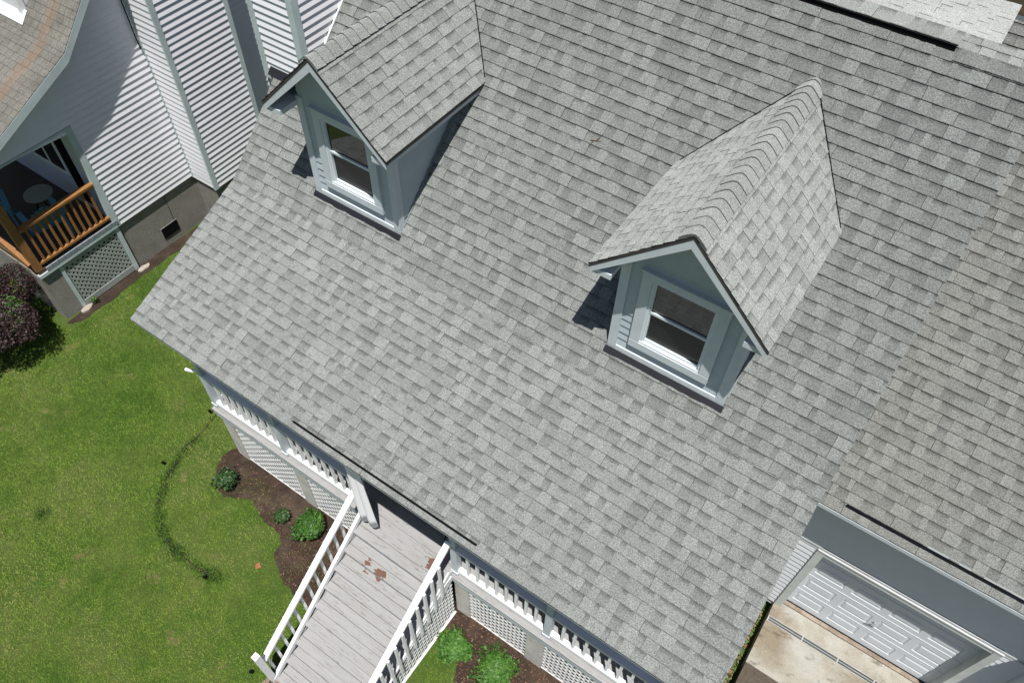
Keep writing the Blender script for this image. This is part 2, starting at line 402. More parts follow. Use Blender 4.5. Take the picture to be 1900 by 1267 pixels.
def inpoly(x, y, p):
    p = np.array(p); n = len(p); r = np.zeros(x.shape, bool); j = n-1
    for i in range(n):
        xi, yi = p[i]; xj, yj = p[j]
        c = ((yi > y) != (yj > y)) & (x < (xj-xi)*(y-yi)/(yj-yi+1e-12)+xi); r ^= c; j = i
    return r
def vnoise(x, y, s, seed):    # cheap smooth value noise
    r = np.random.default_rng(seed).random((256, 256)); X = x*s+1000; Y = y*s+1000
    i = np.floor(X).astype(int); j = np.floor(Y).astype(int); fx = X-i; fy = Y-j; fx = fx*fx*(3-2*fx); fy = fy*fy*(3-2*fy)
    g = lambda a, b: r[a % 256, b % 256]
    return g(i, j)*(1-fx)*(1-fy)+g(i+1, j)*fx*(1-fy)+g(i, j+1)*(1-fx)*fy+g(i+1, j+1)*fx*fy
def np_mesh(name, V_, F_, tab, m, k):
    nf = len(F_); me = bpy.data.meshes.new(name); me.vertices.add(len(V_)); me.vertices.foreach_set('co', V_.astype(np.float32).ravel())
    me.loops.add(nf*k); me.loops.foreach_set('vertex_index', F_.astype(np.int32).ravel())
    me.polygons.add(nf); me.polygons.foreach_set('loop_start', np.arange(0, nf*k, k, dtype=np.int32))
    me.update(calc_edges=True); me.validate()
    a = me.color_attributes.new('tab', 'FLOAT_COLOR', 'CORNER'); c = np.ones((nf*k, 4), np.float32); c[:, :3] = np.repeat(tab, k)[:, None]; a.data.foreach_set('color', c.ravel())
    me.materials.append(m); o = bpy.data.objects.new(name, me); C.objects.link(o); return o
def grass(N_, lim, keep, hgt, wid, name, label, m=GRASSM, tintf=None, base=G):
    x = rng.uniform(lim[0], lim[1], N_); y = rng.uniform(lim[2], lim[3], N_); k = keep(x, y); x, y = x[k], y[k]; n = len(x)
    a = rng.uniform(0, 2*np.pi, n); h = hgt(x, y)*rng.uniform(.55, 1.25, n); wd = wid*rng.uniform(.7, 1.3, n)
    le = rng.uniform(.2, 1.3, n); ta = rng.uniform(0, 2*np.pi, n)
    px, py = np.cos(a)*wd/2, np.sin(a)*wd/2
    A = np.stack([x-px, y-py, np.full(n, base)], 1); B = np.stack([x+px, y+py, np.full(n, base)], 1)
    T = np.stack([x+np.cos(ta)*h*le, y+np.sin(ta)*h*le, base+h], 1)
    V_ = np.stack([A, B, T], 1).reshape(-1, 3); F_ = np.arange(3*n).reshape(-1, 3)
    t = np.clip(tintf(x, y)+rng.normal(0, .13, n), 0, 1)
    o = np_mesh(name, V_, F_, t, m, 3); o['kind'] = 'stuff'; o['label'] = label; o['category'] = 'grass'; return o
trn = np.array(trp)
def dtr(x, y):
    d = np.full(x.shape, 9.)
    for p in trn: d = np.minimum(d, np.hypot(x-p[0], y-p[1]))
    return d
def patch(x, y): return .42*vnoise(x, y, 1.3, 3)+.28*vnoise(x, y, 3.7, 4)+.30*vnoise(x, y, 11, 14)
def inner(x, y): return ((x > -.6) & (y > -1.35) & (x < 3.4))
def keep(x, y):
    b = inpoly(x, y, bedL) | inpoly(x, y, bedR) | ((x > 3.32) & (x < 5.0) & (y > -1.9)) | ((x > 3.35) & (y < -1.9)) | ((y > .38) & (x > .1))
    b |= (x < -4.72+.1*vnoise(x, y, 3, 8)) & (y > .45) | (x < -4.95) & (y > .5)
    b &= ~(inpoly(x, y, bedL) & (vnoise(x, y, 4.5, 41)*.6+vnoise(x, y, 13, 42)*.4 > .50) & (y < .30) & (rng.random(x.shape) < .45))
    d = dtr(x, y); b |= d < .022*vnoise(x, y, 8, 12)+.002
    p = patch(x, y); thin = np.where(inner(x, y), .555, .635)-.3*vnoise(x, y, 14, 5)*0
    r = rng.random(x.shape); b |= (p > thin) & (r < .55)
    b |= inner(x, y) & (r < .25) & (np.hypot(x-2, y+.7) < .9)
    return ~b
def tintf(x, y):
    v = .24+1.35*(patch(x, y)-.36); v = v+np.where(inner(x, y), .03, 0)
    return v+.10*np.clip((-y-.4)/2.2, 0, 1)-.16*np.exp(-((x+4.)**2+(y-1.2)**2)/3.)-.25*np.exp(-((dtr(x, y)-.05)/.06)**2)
hg = lambda x, y: .026+.012*vnoise(x, y, 2.2, 9)+.035*np.exp(-((dtr(x, y)-.06)/.05)**2)
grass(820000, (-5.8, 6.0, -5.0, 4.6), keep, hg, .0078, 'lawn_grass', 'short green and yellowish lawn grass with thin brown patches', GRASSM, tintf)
# dark tufts standing in the lawn
for (x0, y0, r0) in ((-1.62, -1.55, .10), (-1.66, -2.35, .13), (-1.62, -.82, .13), (1.44, -1.42, .12)):
    pass
tg = lambda cs: (lambda x, y: (sum(np.exp(-(((x-a)**2+(y-b)**2)/(r*r))) for a, b, r in cs)+.62*np.exp(-((dtr(x, y)-.03)/.045)**2)*(vnoise(x, y, 9, 31) > .28)) > rng.random(x.shape))
tufts = ((-1.67, -2.32, .10), (1.46, -1.42, .10), (.72, -1.48, .10), (.25, -1.36, .07))
grass(160000, (-2.6, 1.9, -2.6, .2), tg(tufts), lambda x, y: .045+0*x, .009, 'tall_grass_tufts', 'darker taller grass growing in tufts along the dug edging line', LEAFD, lambda x, y: .35+0*x)
# mulch chips and dry leaves in the beds
def chips(N_, polys, name, label, size=(.02, .05), z=G+.018, tl=(0, 1), m=CHIP, dens=None):
    P = []; F_ = []; T = []
    xs = [q[0] for p in polys for q in p]; ys = [q[1] for p in polys for q in p]
    x = rng.uniform(min(xs), max(xs), N_); y = rng.uniform(min(ys), max(ys), N_); k = np.zeros(N_, bool)
    for p in polys: k |= inpoly(x, y, p)
    if dens is not None: k &= rng.random(N_) < dens(x, y)
    x, y = x[k], y[k]; n = len(x); l = rng.uniform(*size, n); w_ = l*rng.uniform(.2, .45, n); a = rng.uniform(0, 2*np.pi, n); zz = z+rng.uniform(0, .022, n); tt = rng.normal(0, .25, n); t2 = rng.normal(0, .25, n)
    c, s_ = np.cos(a), np.sin(a)
    def pt(u, v): return np.stack([x+c*u*l/2-s_*v*w_/2, y+s_*u*l/2+c*v*w_/2, zz+u*l/2*tt+v*w_/2*t2], 1)
    V_ = np.stack([pt(-1, 0), pt(0, -1), pt(1, 0), pt(0, 1)], 1).reshape(-1, 3)
    o = np_mesh(name, V_, np.arange(4*n).reshape(-1, 4), np.clip(rng.uniform(*tl, n)**1.6, 0, 1), m, 4)
    o['kind'] = 'stuff'; o['label'] = label; o['category'] = 'mulch'; return o
dn = lambda x, y: np.where(x > 5, .9, np.clip(.08+.75*np.exp(-((x-3.0)**2+(y+.3)**2)/.5)+.3*vnoise(x, y, 3, 21), 0, 1))
chips(17000, [bedL, bedR], 'mulch_chips', 'brown and orange mulch chips and dry leaves scattered over the soil beds', dens=dn)
strip = [(8.3, -2.9), (9.08, -2.9), (9.08, 3.2), (8.3, 3.2)]
chips(9000, [strip], 'ground_cover', 'low red orange and green ground cover in the strip beside the driveway', (.03, .07), G+.04, (.0, 1.0), foliage_mat('ground_cover_leaves', (.05, .10, .02), (.10, .13, .03), (.40, .13, .07)))
mb = MB(); mb.poly([(1.93, -.90, G+.03), (1.99, -.93, G+.045), (2.03, -.86, G+.03), (1.96, -.82, G+.05), (1.92, -.85, G+.035)])
tag(mb.build('dry_leaf', mat('orange_leaf', (.26, .10, .045), .7)), 'single orange dry leaf lying on the lawn', 'leaf')

# driveway
zs = -3.77
mb = MB(); mb.box(9.13, 20, 2.19, 2.948, -4.2, zs); mb.box(9.13, 20, 3.042, 3.335, -4.2, zs); mb.box(9.13, 20, 2.948, 3.042, -4.2, zs-.04); struct('driveway_apron', mb, CONC)
mb = MB(); mb.box(9.16, 20, 3.343, 3.60, -4.2, zs+.012); struct('door_threshold', mb, CONCP)
mb = MB(); mb.poly([(9.13, -8, zs-.01), (20, -8, zs-.01), (20, 2.19, zs-.01), (9.13, 2.19, zs-.01)]); mb.poly([(9.13, -8, -4.2), (9.13, -8, zs-.01), (9.13, 2.19, zs-.01), (9.13, 2.19, -4.2)]); struct('driveway', mb, ASPH)
dr = thing('trench_drain', 'grey slotted trench drain across the concrete in front of the garage door', 'drain')
mb = MB(); mb.box(9.135, 14, 2.950, 2.958, zs-.03, zs+.003); mb.box(9.135, 14, 3.032, 3.040, zs-.03, zs+.003); mb.box(9.135, 14, 2.9915, 2.9985, zs-.03, zs+.001)
for k in range(9): mb.box(9.14+.555*k, 9.155+.555*k, 2.958, 3.032, zs-.03, zs+.004)
mb.build('frame', paint('drain_grey', (.40, .41, .40), .2), dr)
gm = mat('drain_slot', (.10, .105, .105), .7)
for j in range(9):
    mb = MB(); xg = 9.157+.555*j
    mb.box(xg, xg+.535, 2.960, 2.9905, zs-.030, zs-.018); mb.box(xg, xg+.535, 3.0, 3.030, zs-.030, zs-.018); mb.box(xg, xg+.535, 2.985, 3.005, zs-.034, zs-.024)
    for k in range(36): x = xg+.004+k*.0148; mb.box(x, x+.006, 2.960, 3.030, zs-.026, zs-.003)
    mb.build('grating', gm, dr)
at_base(dr, (11, 3, zs))

# ================================================================== MAIN HOUSE
a1, a2, y1, W, yr = .39981, .75779, 2.21789, 8.63982, 5.54667
t1, t2 = math.tan(a1), math.tan(a2); z1 = y1*t1
def zroof(y): return y*t1 if y < y1 else z1+(y-y1)*t2
def yroof(z): return z/t1 if z < z1 else y1+(z-z1)/t2
zr = zroof(yr); L1 = y1/math.cos(a1); L2 = (yr-y1)/math.cos(a2)
house = thing('main_house', 'pale blue house with long grey shingle roof, two gabled dormers and a raised front porch', 'house')
YF, ZA, ZE, HW, YW, HB = 2.18285, 3.60437, 2.68853, .95189, 2.5275, .70751
X1, X2 = 2.0976, 6.60323
chx0, chx1, chy0, chy1 = -.25, .58, 3.39, 4.5
mb = MB(); N1 = (0, -math.sin(a1), math.cos(a1)); N2 = (0, -math.sin(a2), math.cos(a2))
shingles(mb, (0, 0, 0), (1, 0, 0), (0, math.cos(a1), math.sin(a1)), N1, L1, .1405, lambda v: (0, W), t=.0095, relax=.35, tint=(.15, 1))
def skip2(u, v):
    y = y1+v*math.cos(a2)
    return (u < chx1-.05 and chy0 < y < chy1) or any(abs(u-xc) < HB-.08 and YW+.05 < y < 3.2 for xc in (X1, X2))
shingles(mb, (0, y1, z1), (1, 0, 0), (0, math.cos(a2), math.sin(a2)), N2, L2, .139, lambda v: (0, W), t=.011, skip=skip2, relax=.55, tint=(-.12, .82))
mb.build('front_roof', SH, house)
mb = MB()   # deck boards under the shingles, closed at the rakes
mb.prism([(0.015, .012, -.010), (.015, y1, z1-.012), (.015, yr, zr-.02), (.015, yr, zr-.14), (.015, y1, z1-.13), (.015, .012, -.05)], (W-.03, 0, 0))
mb.build('roof_deck', PLANKU, house)
mb = MB()
for xx in (.012, W-.042): mb = MB().prism([(xx, .02, -.10), (xx, .02, -.012), (xx, y1, z1-.010), (xx, yr, zr-.018), (xx, yr, zr-.19), (xx, y1, z1-.18)], (.03, 0, 0)); mb.build('rake_board', BLUE, house)
mb = MB(); mb.box(.03, W-.03, .024, .04, -.11, -.012); mb.build('eave_fascia', BLUE, house)
# ceiling, walls
mb = MB(); mb.box(.31, 8.33, .06, 2.3, -.16, -.12); mb.build('porch_ceiling', paint('porch_shaded_blue', (.15, .18, .20)), house)  # ceiling blue darkened: the porch shade is put into the colour
mb = MB()
siding(mb, (.3, 2.3), (1, 0), (0, -1), -2.55, -.16, .12, lambda z: (0, 8.05), .010, holes=((4.05-.3, 4.95-.3, -2.55, -.45), (1.3, 2.5, -1.8, -.5), (6.2, 7.4, -1.8, -.5)))
siding(mb, (.3, 9), (0, -1), (-1, 0), -2.9, 2.8, .12, lambda z: (0, 9-max(2.3, yroof(z+.25))), .012)
siding(mb, (8.35, 2.3), (0, 1), (1, 0), -4.1, 2.8, .12, lambda z: (max(2.3, yroof(z+.25))-2.3, 6.7), .012)
mb.poly([(.3, 9, -4.1), (8.35, 9, -4.1), (8.35, 9, 3), (.3, 9, 3)]); mb.build('wall', paint('wall_shaded_blue', (.22, .26, .29), .1), house)  # wall colour carries painted shade for the porch interior
mb = MB(); mb.box(4.05, 4.95, 2.33, 2.37, -2.55, -.45); mb.build('front_door', paint('door_dark', (.10, .12, .14), .1), house)
for x0 in (1.6, 6.5):
    mb = MB(); mb.box(x0-.06, x0+1.26, 2.275, 2.36, -1.86, -1.8); mb.box(x0-.06, x0+1.26, 2.275, 2.36, -.5, -.43); mb.box(x0-.07, x0, 2.275, 2.36, -1.8, -.5); mb.box(x0+1.2, x0+1.27, 2.275, 2.36, -1.8, -.5); mb.box(x0, x0+1.2, 2.30, 2.34, -1.17, -1.13)
    fr = mb.build('porch_window', WHITE, house); mb = MB(); mb.box(x0, x0+1.2, 2.335, 2.35, -1.8, -.5); mb.build('pane', GLASS, fr)
mb = MB(); mb.box(.32, 8.33, 2.32, 8.98, -4.1, -2.56); mb.build('foundation', STUCCO, house)
# rear roof seen over the ridge: low-slope section, rear slope beyond the right end, cap row
def zb(y): return zr-.005-.1*(y-yr)
nb = Vector((0, .1, 1)).normalized()
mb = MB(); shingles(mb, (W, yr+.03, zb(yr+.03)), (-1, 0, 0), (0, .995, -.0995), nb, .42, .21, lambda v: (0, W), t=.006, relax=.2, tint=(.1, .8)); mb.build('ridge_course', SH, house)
mb = MB(); shingles(mb, (8.02, yr+.44, zb(yr+.44)), (-1, 0, 0), (0, .995, -.0995), nb, 1.2, .14, lambda v: (0, 8.02), t=.001, relax=.0, tint=(.45, .55)); mb.build('rear_porch_roof', SHB, house)
mb = MB(); mb.prism([(.02, yr+.03, zr-.03), (.02, 7.17, zb(7.17)-.02), (.02, 7.17, zb(7.17)-.2), (.02, yr+.03, zr-.2)], (7.98, 0, 0)); mb.prism([(8.0, yr+.03, zr-.03), (8.0, yr+.44, zb(yr+.44)-.014), (8.0, 9.1, 1.0), (8.0, 9.1, .8), (8.0, yr+.03, zr-.25)], (W-8.02, 0, 0))
mb.build('rear_roof_deck', PLANKU, house)
mb = MB(); mb.box(.2, 7.67, yr-.03, yr+.05, zr-.06, zr+.040); vent = mb.build('ridge_vent', BLACK, house)
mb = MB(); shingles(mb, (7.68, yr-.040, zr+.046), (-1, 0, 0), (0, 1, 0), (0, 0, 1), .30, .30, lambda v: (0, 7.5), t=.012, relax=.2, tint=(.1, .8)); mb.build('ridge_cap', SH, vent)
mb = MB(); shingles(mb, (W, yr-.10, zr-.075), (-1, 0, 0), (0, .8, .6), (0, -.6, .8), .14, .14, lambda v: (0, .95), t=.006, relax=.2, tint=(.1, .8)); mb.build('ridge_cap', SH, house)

# rain diverter over the steps
def diverter(parent, x0, x1, y0, zf, ang, apron=0):
    d = Vector((0, math.cos(ang), math.sin(ang))); n = Vector((0, -math.sin(ang), math.cos(ang))); p = Vector((x0, y0, zf(y0)))+n*.008
    mb = MB(); mb.prism([p-n*.006, p+n*.050, p+n*.052-d*.02, p-d*.012-n*.006], (x1-x0, 0, 0)); o = mb.build('rain_diverter', BLACK, parent)
    if apron:
        q = p+d*.002+Vector((apron, 0, 0)); mb = MB(); mb.prism([q, q+d*.022, q+d*.022+n*.006, q+n*.006], (x1-x0-apron, 0, 0)); mb.build('apron', METAL, o)
diverter(house, 2.99, 5.771, .092, zroof, a1)

# ---- chimney chase
ch = MB(); zc = 4.7
siding(ch, (chx0, chy0), (1, 0), (0, -1), zroof(chy0)-.15, zc, .108, lambda z: (.09, chx1-chx0-.08), .020)
siding(ch, (chx1, chy0), (0, 1), (1, 0), zroof(chy0)-.12, zc, .108, lambda z: (.08, max(.08, min(yroof(z)-chy0+.05, chy1-chy0))), .020)
siding(ch, (chx0, chy1), (0, -1), (-1, 0), -2.9, zc, .108, lambda z: (0, chy1-chy0), .02)
ch.box(chx0+.01, chx1-.01, chy0+.012, chy1, -4.1, zc)
cho = ch.build('chimney_chase', SIDW, house)
mb = MB(); mb.box(chx0-.012, chx0+.09, chy0-.022, chy0+.05, zroof(chy0)-.2, zc); mb.build('corner_board', TRIMN, cho)
mb = MB(); mb.box(chx1-.085, chx1+.022, chy0-.024, chy0+.085, zroof(chy0)-.1, zc); mb.build('corner_board', TRIMN, cho)
mb = MB(); d = Vector((0, math.cos(a2), math.sin(a2))); n = Vector(N2); p = Vector((chx0+.14, chy0-.085, zroof(chy0-.085)))+n*.012; mb.prism([p, p+d*.12, p+d*.12+n*.01, p+n*.004], (chx1-chx0-.1, 0, 0)); mb.build('flashing', NAVY, cho)
mb = MB(); p = Vector((chx1+.018, chy0, zroof(chy0)))+n*.014; mb.hexa([p, p+Vector((.02, 0, 0)), p+Vector((.02, 0, 0))+d*1.5, p+d*1.5, p+n*.02, p+n*.02+Vector((.02, 0, 0)), p+n*.02+Vector((.02, 0, 0))+d*1.5, p+n*.02+d*1.5]); mb.build('flashing', WHITE, cho)
mb = MB(); mb.box(chx0-.08, chx1+.08, chy0-.08, chy1+.08, zc, zc+.08); mb.build('chimney_cap', TRIMN, cho)

# ---- dormers
dsl = (ZA-ZE)/HW; dan = math.atan(dsl)
def dormer(xc):
    wall = MB(); yw = YW; zw0 = zroof(yw)-.05; ztop = ZE+.03
    def glim(z):
        h = HB-.01
        if z > ZE-.02+ (HW-HB)*dsl: h = max(0, (ZA-.09-z)/dsl)
        return (HB-min(h, HB-.01), HB+min(h, HB-.01))
    siding(wall, (xc-HB, yw), (1, 0), (0, -1), zw0, ZA-.1, .111, glim, .013, holes=((HB-.36, HB+.36, 1.56, 2.56),))
    for sg in (1, -1):
        f = lambda z: (.0, max(0, yroof(z)-yw+.02))
        if sg > 0: siding(wall, (xc+HB, yw), (0, 1), (1, 0), zw0, ZE+.2, .111, f, .013)
        else: siding(wall, (xc-HB, yw), (0, 1), (-1, 0), zw0, ZE+.2, .111, f, .013)
    wall.box(xc-.36, xc+.36, yw+.06, yw+.08, 1.56, 2.56)
    D = wall.build('dormer', BLUE_S, house)
    r = MB()
    Ls = HW/math.cos(dan)
    for sg in (1, -1):
        O = Vector((xc+sg*HW, YF, ZE)); U = Vector((0, 1, 0)); V = Vector((-sg*math.cos(dan), 0, math.sin(dan))); N = Vector((sg*math.sin(dan), 0, math.cos(dan)))
        shingles(r, O, U, V, N, Ls-.01, .139, lambda v: (0, yroof(ZE+v*math.sin(dan))-YF+.03), t=.008 if sg < 0 else .008, relax=.4, tint=(.22, 1.12))
    ridge_caps(r, (xc, YF, ZA+.002), (xc, yroof(ZA)+.05, ZA+.002), dsl)
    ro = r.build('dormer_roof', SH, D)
    for sg in (1, -1):
        v0_ = Vector((xc+sg*HW*.97, yroof(ZE+.03*dsl), ZE+.03*dsl)); v1_ = Vector((xc+sg*.03, yroof(ZA-.02), ZA-.02))
        MB().bar(v0_+Vector(N2)*.016, v1_+Vector(N2)*.018, .010, .012, N2).build('valley_line', BLACK, D)
    u = MB(); th = .045
    for sg in (1, -1):    # roof boards, soffit side
        e0 = (xc+sg*HW, YF+.004, ZE-.006); r0 = (xc, YF+.004, ZA-.006)
        ye, yrr = yroof(ZE)+.1, yroof(ZA)+.1
        u.hexa([(e0[0], e0[1], e0[2]-th), (r0[0], r0[1], r0[2]-th), (xc, yrr, ZA-.006-th), (xc+sg*HW, ye, ZE-.006-th), e0, r0, (xc, yrr, ZA-.006), (xc+sg*HW, ye, ZE-.006)])
    u.build('roof_board', PLANKU, D)
    dp = .115
    for sg in (1, -1):    # rake fascia boards on the front
        fa = MB(); fa.prism([(xc, YF+.006, ZA-.03), (xc+sg*(HW-.015), YF+.006, ZE-.022), (xc+sg*(HW-.015), YF+.006, ZE-.022-dp*.8), (xc, YF+.006, ZA-.03-dp*1.15)], (0, .022, 0)); fa.build('rake_board', BLUE, D)
    so_ = MB()
    for sg in (1, -1):
        x0, x1 = sorted((xc+sg*(HB-.0), xc+sg*(HW-.02)))
        so_.prism([(x0, YF+.03, ZE-.095 if sg > 0 else ZE-.125), (x1, YF+.03, ZE-.125 if sg > 0 else ZE-.095), (x1, YF+.03, ZE-.06 if sg > 0 else ZE+.12), (x0, YF+.03, ZE+.12 if sg > 0 else ZE-.06)] if False else [(x0, YF+.03, ZE-.12), (x1, YF+.03, ZE-.12), (x1, YF+.03, ZE-.05), (x0, YF+.03, ZE-.05)], (0, yroof(ZE-.12)-YF+.05, 0))
        # sloping underside of the overhang in front of the gable wall
        so_.prism([(xc+sg*.01, YF+.03, ZA-.06), (xc+sg*(HW-.03), YF+.03, ZE-.055), (xc+sg*(HW-.03), YF+.03, ZE-.075), (xc+sg*.01, YF+.03, ZA-.08)], (0, YW-YF+.0, 0))
    so_.build('soffit', BLUE, D)
    for sg in (1, -1):    # corner boards, front and side faces
        cb = MB(); x0, x1 = sorted((xc+sg*(HB+.022), xc+sg*(HB-.085)))
        cb.box(x0, x1, YW-.026, YW+.07, zroof(YW)-.08, ZE+.0); cb.build('corner_board', BLUE, D)
    # window
    wf = MB(); yo = YW-.045; yi = YW+.01
    wf.box(xc-.48, xc-.365, yo, yi, 1.53, 2.52); wf.box(xc+.365, xc+.48, yo, yi, 1.53, 2.52)
    wf.box(xc-.485, xc+.485, yo-.004, yi, 2.52, 2.625); wf.box(xc-.50, xc+.50, yo-.022, yi, 2.625, 2.645)
    wf.box(xc-.48, xc+.48, yo-.002, yi, 1.425, 1.53)
    W_ = wf.build('window', BLUE, D)
    sf = MB(); yo = YW-.028; yi = YW+.05
    sf.box(xc-.365, xc-.335, yo, yi, 1.555, 2.52); sf.box(xc+.335, xc+.365, yo, yi, 1.555, 2.52); sf.box(xc-.335, xc+.335, yo, yi, 2.50, 2.52)
    sf.box(xc-.335, xc+.335, YW+.000, yi, 1.556, 1.585); sf.box(xc-.335, xc+.335, YW-.014, yi, 2.025, 2.057)
    sf.box(xc-.335, xc-.318, YW-.010, yi, 1.585, 2.025); sf.box(xc+.318, xc+.335, YW-.010, yi, 1.585, 2.025)
    sf.box(xc-.335, xc-.318, YW-.016, yi, 2.057, 2.50); sf.box(xc+.318, xc+.335, YW-.016, yi, 2.057, 2.50)
    sf.build('window_sash', SASH, D)
    MB().box(xc-.365, xc+.365, YW-.036, YW+.05, 1.541, 1.553).build('sill', SASH, D)
    g = MB(); g.box(xc-.318, xc+.318, YW+.010, YW+.016, 2.05, 2.505); g.build('pane', GLASS, D); g = MB(); g.box(xc-.318, xc+.318, YW+.026, YW+.032, 1.58, 2.03); g.build('pane', SCREEN, D)
    bb = MB(); zz = zroof(YW)
    bb.box(xc-HB+.085, xc+HB-.085, YW-.028, YW+.01, zz-.04, zz+.055); bb.build('base_trim', SASH, D)
    fl = MB(); d = Vector((0, math.cos(a2), math.sin(a2))); n = Vector(N2); pts = []
    nn = 40
    top = [Vector((xc-HB-.03+(2*HB+.07)*i/nn, YW-.025, zroof(YW-.025)))+n*.028 for i in range(nn+1)]
    bot = [p-d*(.072+.014*noise.noise((p.x*7, xc, 0)))-n*.004 for p in top]
    for i in range(nn):
        fl.poly([bot[i], bot[i+1], top[i+1], top[i]]); fl.poly([bot[i]-n*.012, bot[i+1]-n*.012, bot[i+1], bot[i]])
    fl.poly([top[0], bot[0], bot[0]-n*.012, top[0]-n*.015]); fl.build('flashing', NAVY, D)
    for sg in (1, -1):
        sl_ = MB(); p = Vector((xc+sg*(HB+.02), YW+.06, zroof(YW+.06)))+n*.016; Lf = (yroof(ZE-.15)-YW)/math.cos(a2); e = Vector((sg*.012, 0, 0))
        sl_.hexa([p, p+e, p+e+d*Lf, p+d*Lf, p+n*.014, p+e+n*.014, p+e+d*Lf+n*.014, p+d*Lf+n*.014]); sl_.build('step_flashing', METAL, D)
    return D
tag(dormer(X1), 'dormer nearer the siding chimney, its right side in deep shade', None)
tag(dormer(X2), 'dormer to the right, its ridge caps facing the viewer', None)

# ---- porch
DZ = -2.55
fl = MB(); y = .362
while y < 2.3:      # deck boards run along the front
    fl.box(.14, 8.5, y, min(y+.134, 2.3), DZ-.03, DZ+random.uniform(-.0015, .0015)); y += .139
fl.build('porch_floor', DECK, house)
mb = MB(); mb.box(.15, 3.47, .372, .41, DZ-.125, DZ-.031); mb.box(5.03, 8.5, .372, .41, DZ-.125, DZ-.031); mb.box(.155, .19, .41, 2.3, DZ-.125, DZ-.031); mb.build('rim_board', BLUE, house)
mb = MB(); mb.box(.16, 3.47, .388, .42, DZ-.225, DZ-.126); mb.box(5.03, 8.5, .388, .42, DZ-.225, DZ-.126); mb.box(.165, .2, .42, 2.3, DZ-.225, DZ-.126); mb.build('skirt_board', paint('skirt_blue', (.56, .62, .66), .15), house)
posts = [.175, 1.75, 3.36, 5.08, 6.625, 8.25]
for xc in posts:
    mb = MB(); mb.box(xc-.05, xc+.05, .425, .525, DZ, -.40); mb.box(xc-.062, xc+.062, .413, .537, DZ, DZ+.09); mb.box(xc-.058, xc+.058, .417, .533, -1.70, -1.64); mb.build('porch_post', BLUE, house)
mb = MB(); mb.box(.12, 8.35, .41, .54, -.40, -.14); mb.build('porch_beam', BLUE, house)
for a, b in ((0, 1), (1, 2), (3, 4), (4, 5)):
    xa, xb = posts[a]+.05, posts[b]-.05
    mb = MB(); mb.box(xa, xb, .425, .525, -1.70, -1.655); mb.box(xa, xb, .445, .505, -1.77, -1.70); mb.box(xa, xb, .437, .513, DZ+.065, DZ+.15)
    rl = mb.build('porch_railing', WHITE, house); n = round((xb-xa)/.165)
    for k in range(1, n):
        x = xa+(xb-xa)*k/n; q = MB(); q.box(x-.019, x+.019, .456, .494, DZ+.15, -1.77); q.build('baluster', WHITE, rl)
# return railing on the left end of the porch
mb = MB(); mb.box(.13, .22, .525, 2.28, -1.70, -1.655); mb.box(.145, .205, .525, 2.28, DZ+.065, DZ+.15); rl = mb.build('porch_railing', WHITE, house)
for k in range(1, 11):
    q = MB(); y = .525+k*.16; q.box(.156, .194, y-.019, y+.019, DZ+.15, -1.70); q.build('baluster', WHITE, rl)
piers = [(.17, .42), (1.80, 2.06), (3.2, 3.45), (5.05, 5.30), (6.33, 6.62), (8.1, 8.4)]
for a, b in piers:
    mb = MB(); mb.box(a, b, .43, .72, G-.1, DZ-.226); mb.build('pier', PIERM, house)
for a, b in ((.42, 1.80), (2.06, 3.2), (5.30, 6.33), (6.62, 8.1)):
    mb = MB(); lattice(mb, (a+.005, .455), (1, 0), (0, -1), b-a-.01, G+.02, DZ-.227, .036, .100)
    mb.box(a+.004, b-.004, .446, .46, G+.005, G+.05); mb.build('lattice_panel', LATT, house)
mb = MB(); lattice(mb, (.20, .75), (0, 1), (-1, 0), 1.5, G+.02, DZ-.227, .036, .100); mb.build('lattice_panel', LATT, house)
# small flood light on the corner post, lantern brackets on the step posts
mb = MB(); mb.tube([(.13, .46, -1.62), (.04, .42, -1.64)], .014); mb.tube([(.055, .41, -1.63), (-.10, .385, -1.68)], .027, 12); mb.build('flood_light', WHITE, house)
for xc in (3.36, 5.08):
    mb = MB(); mb.box(xc-.055, xc+.055, .36, .425, -.95, -.80); mb.tube([(xc, .42, -1.05), (xc, .33, -1.08), (xc, .30, -1.14)], .012); mb.build('bracket', BLUE if xc < 4 else BLACK, house)
at_base(house, (4.3, 4, G))

# cloth hanging beside the left step post
mb = MB(); ns, nz = 36, 10; g = []
for k in range(nz+1):
    z = lerp(-.45, -2.36, k/nz); row = []
    for i in range(ns+1):
        u = i/ns; x = 3.46+.33*u*(.7+.35*k/nz); y = .25+.07*(1-abs(math.sin(u*math.pi*2+.35)))*(.4+.6*k/nz)-.02*k/nz
        row.append((x, y, z+ (.04*math.sin(u*13) if k == nz else 0)))
    g.append(row)
mb.v = [q for row in g for q in row]
for k in range(nz):
    for i in range(ns): a_ = k*(ns+1)+i; mb.f.append((a_, a_+ns+1, a_+ns+2, a_+1)); mb.c.append(None)
bn = thing('hanging_flag', 'white folded cloth flag hanging beside the left post of the steps', 'flag')
clo = mb.build('cloth', mat('white_cloth', (.80, .80, .82), .9), bn, True)
sm = clo.modifiers.new('thickness', 'SOLIDIFY'); sm.thickness = .006
mb = MB(); mb.tube([(3.41, .42, -.60), (3.62, .30, -.43), (3.80, .22, -.36)], .013); mb.build('pole', WHITE, bn); at_base(bn, (3.41, .42, -.6))

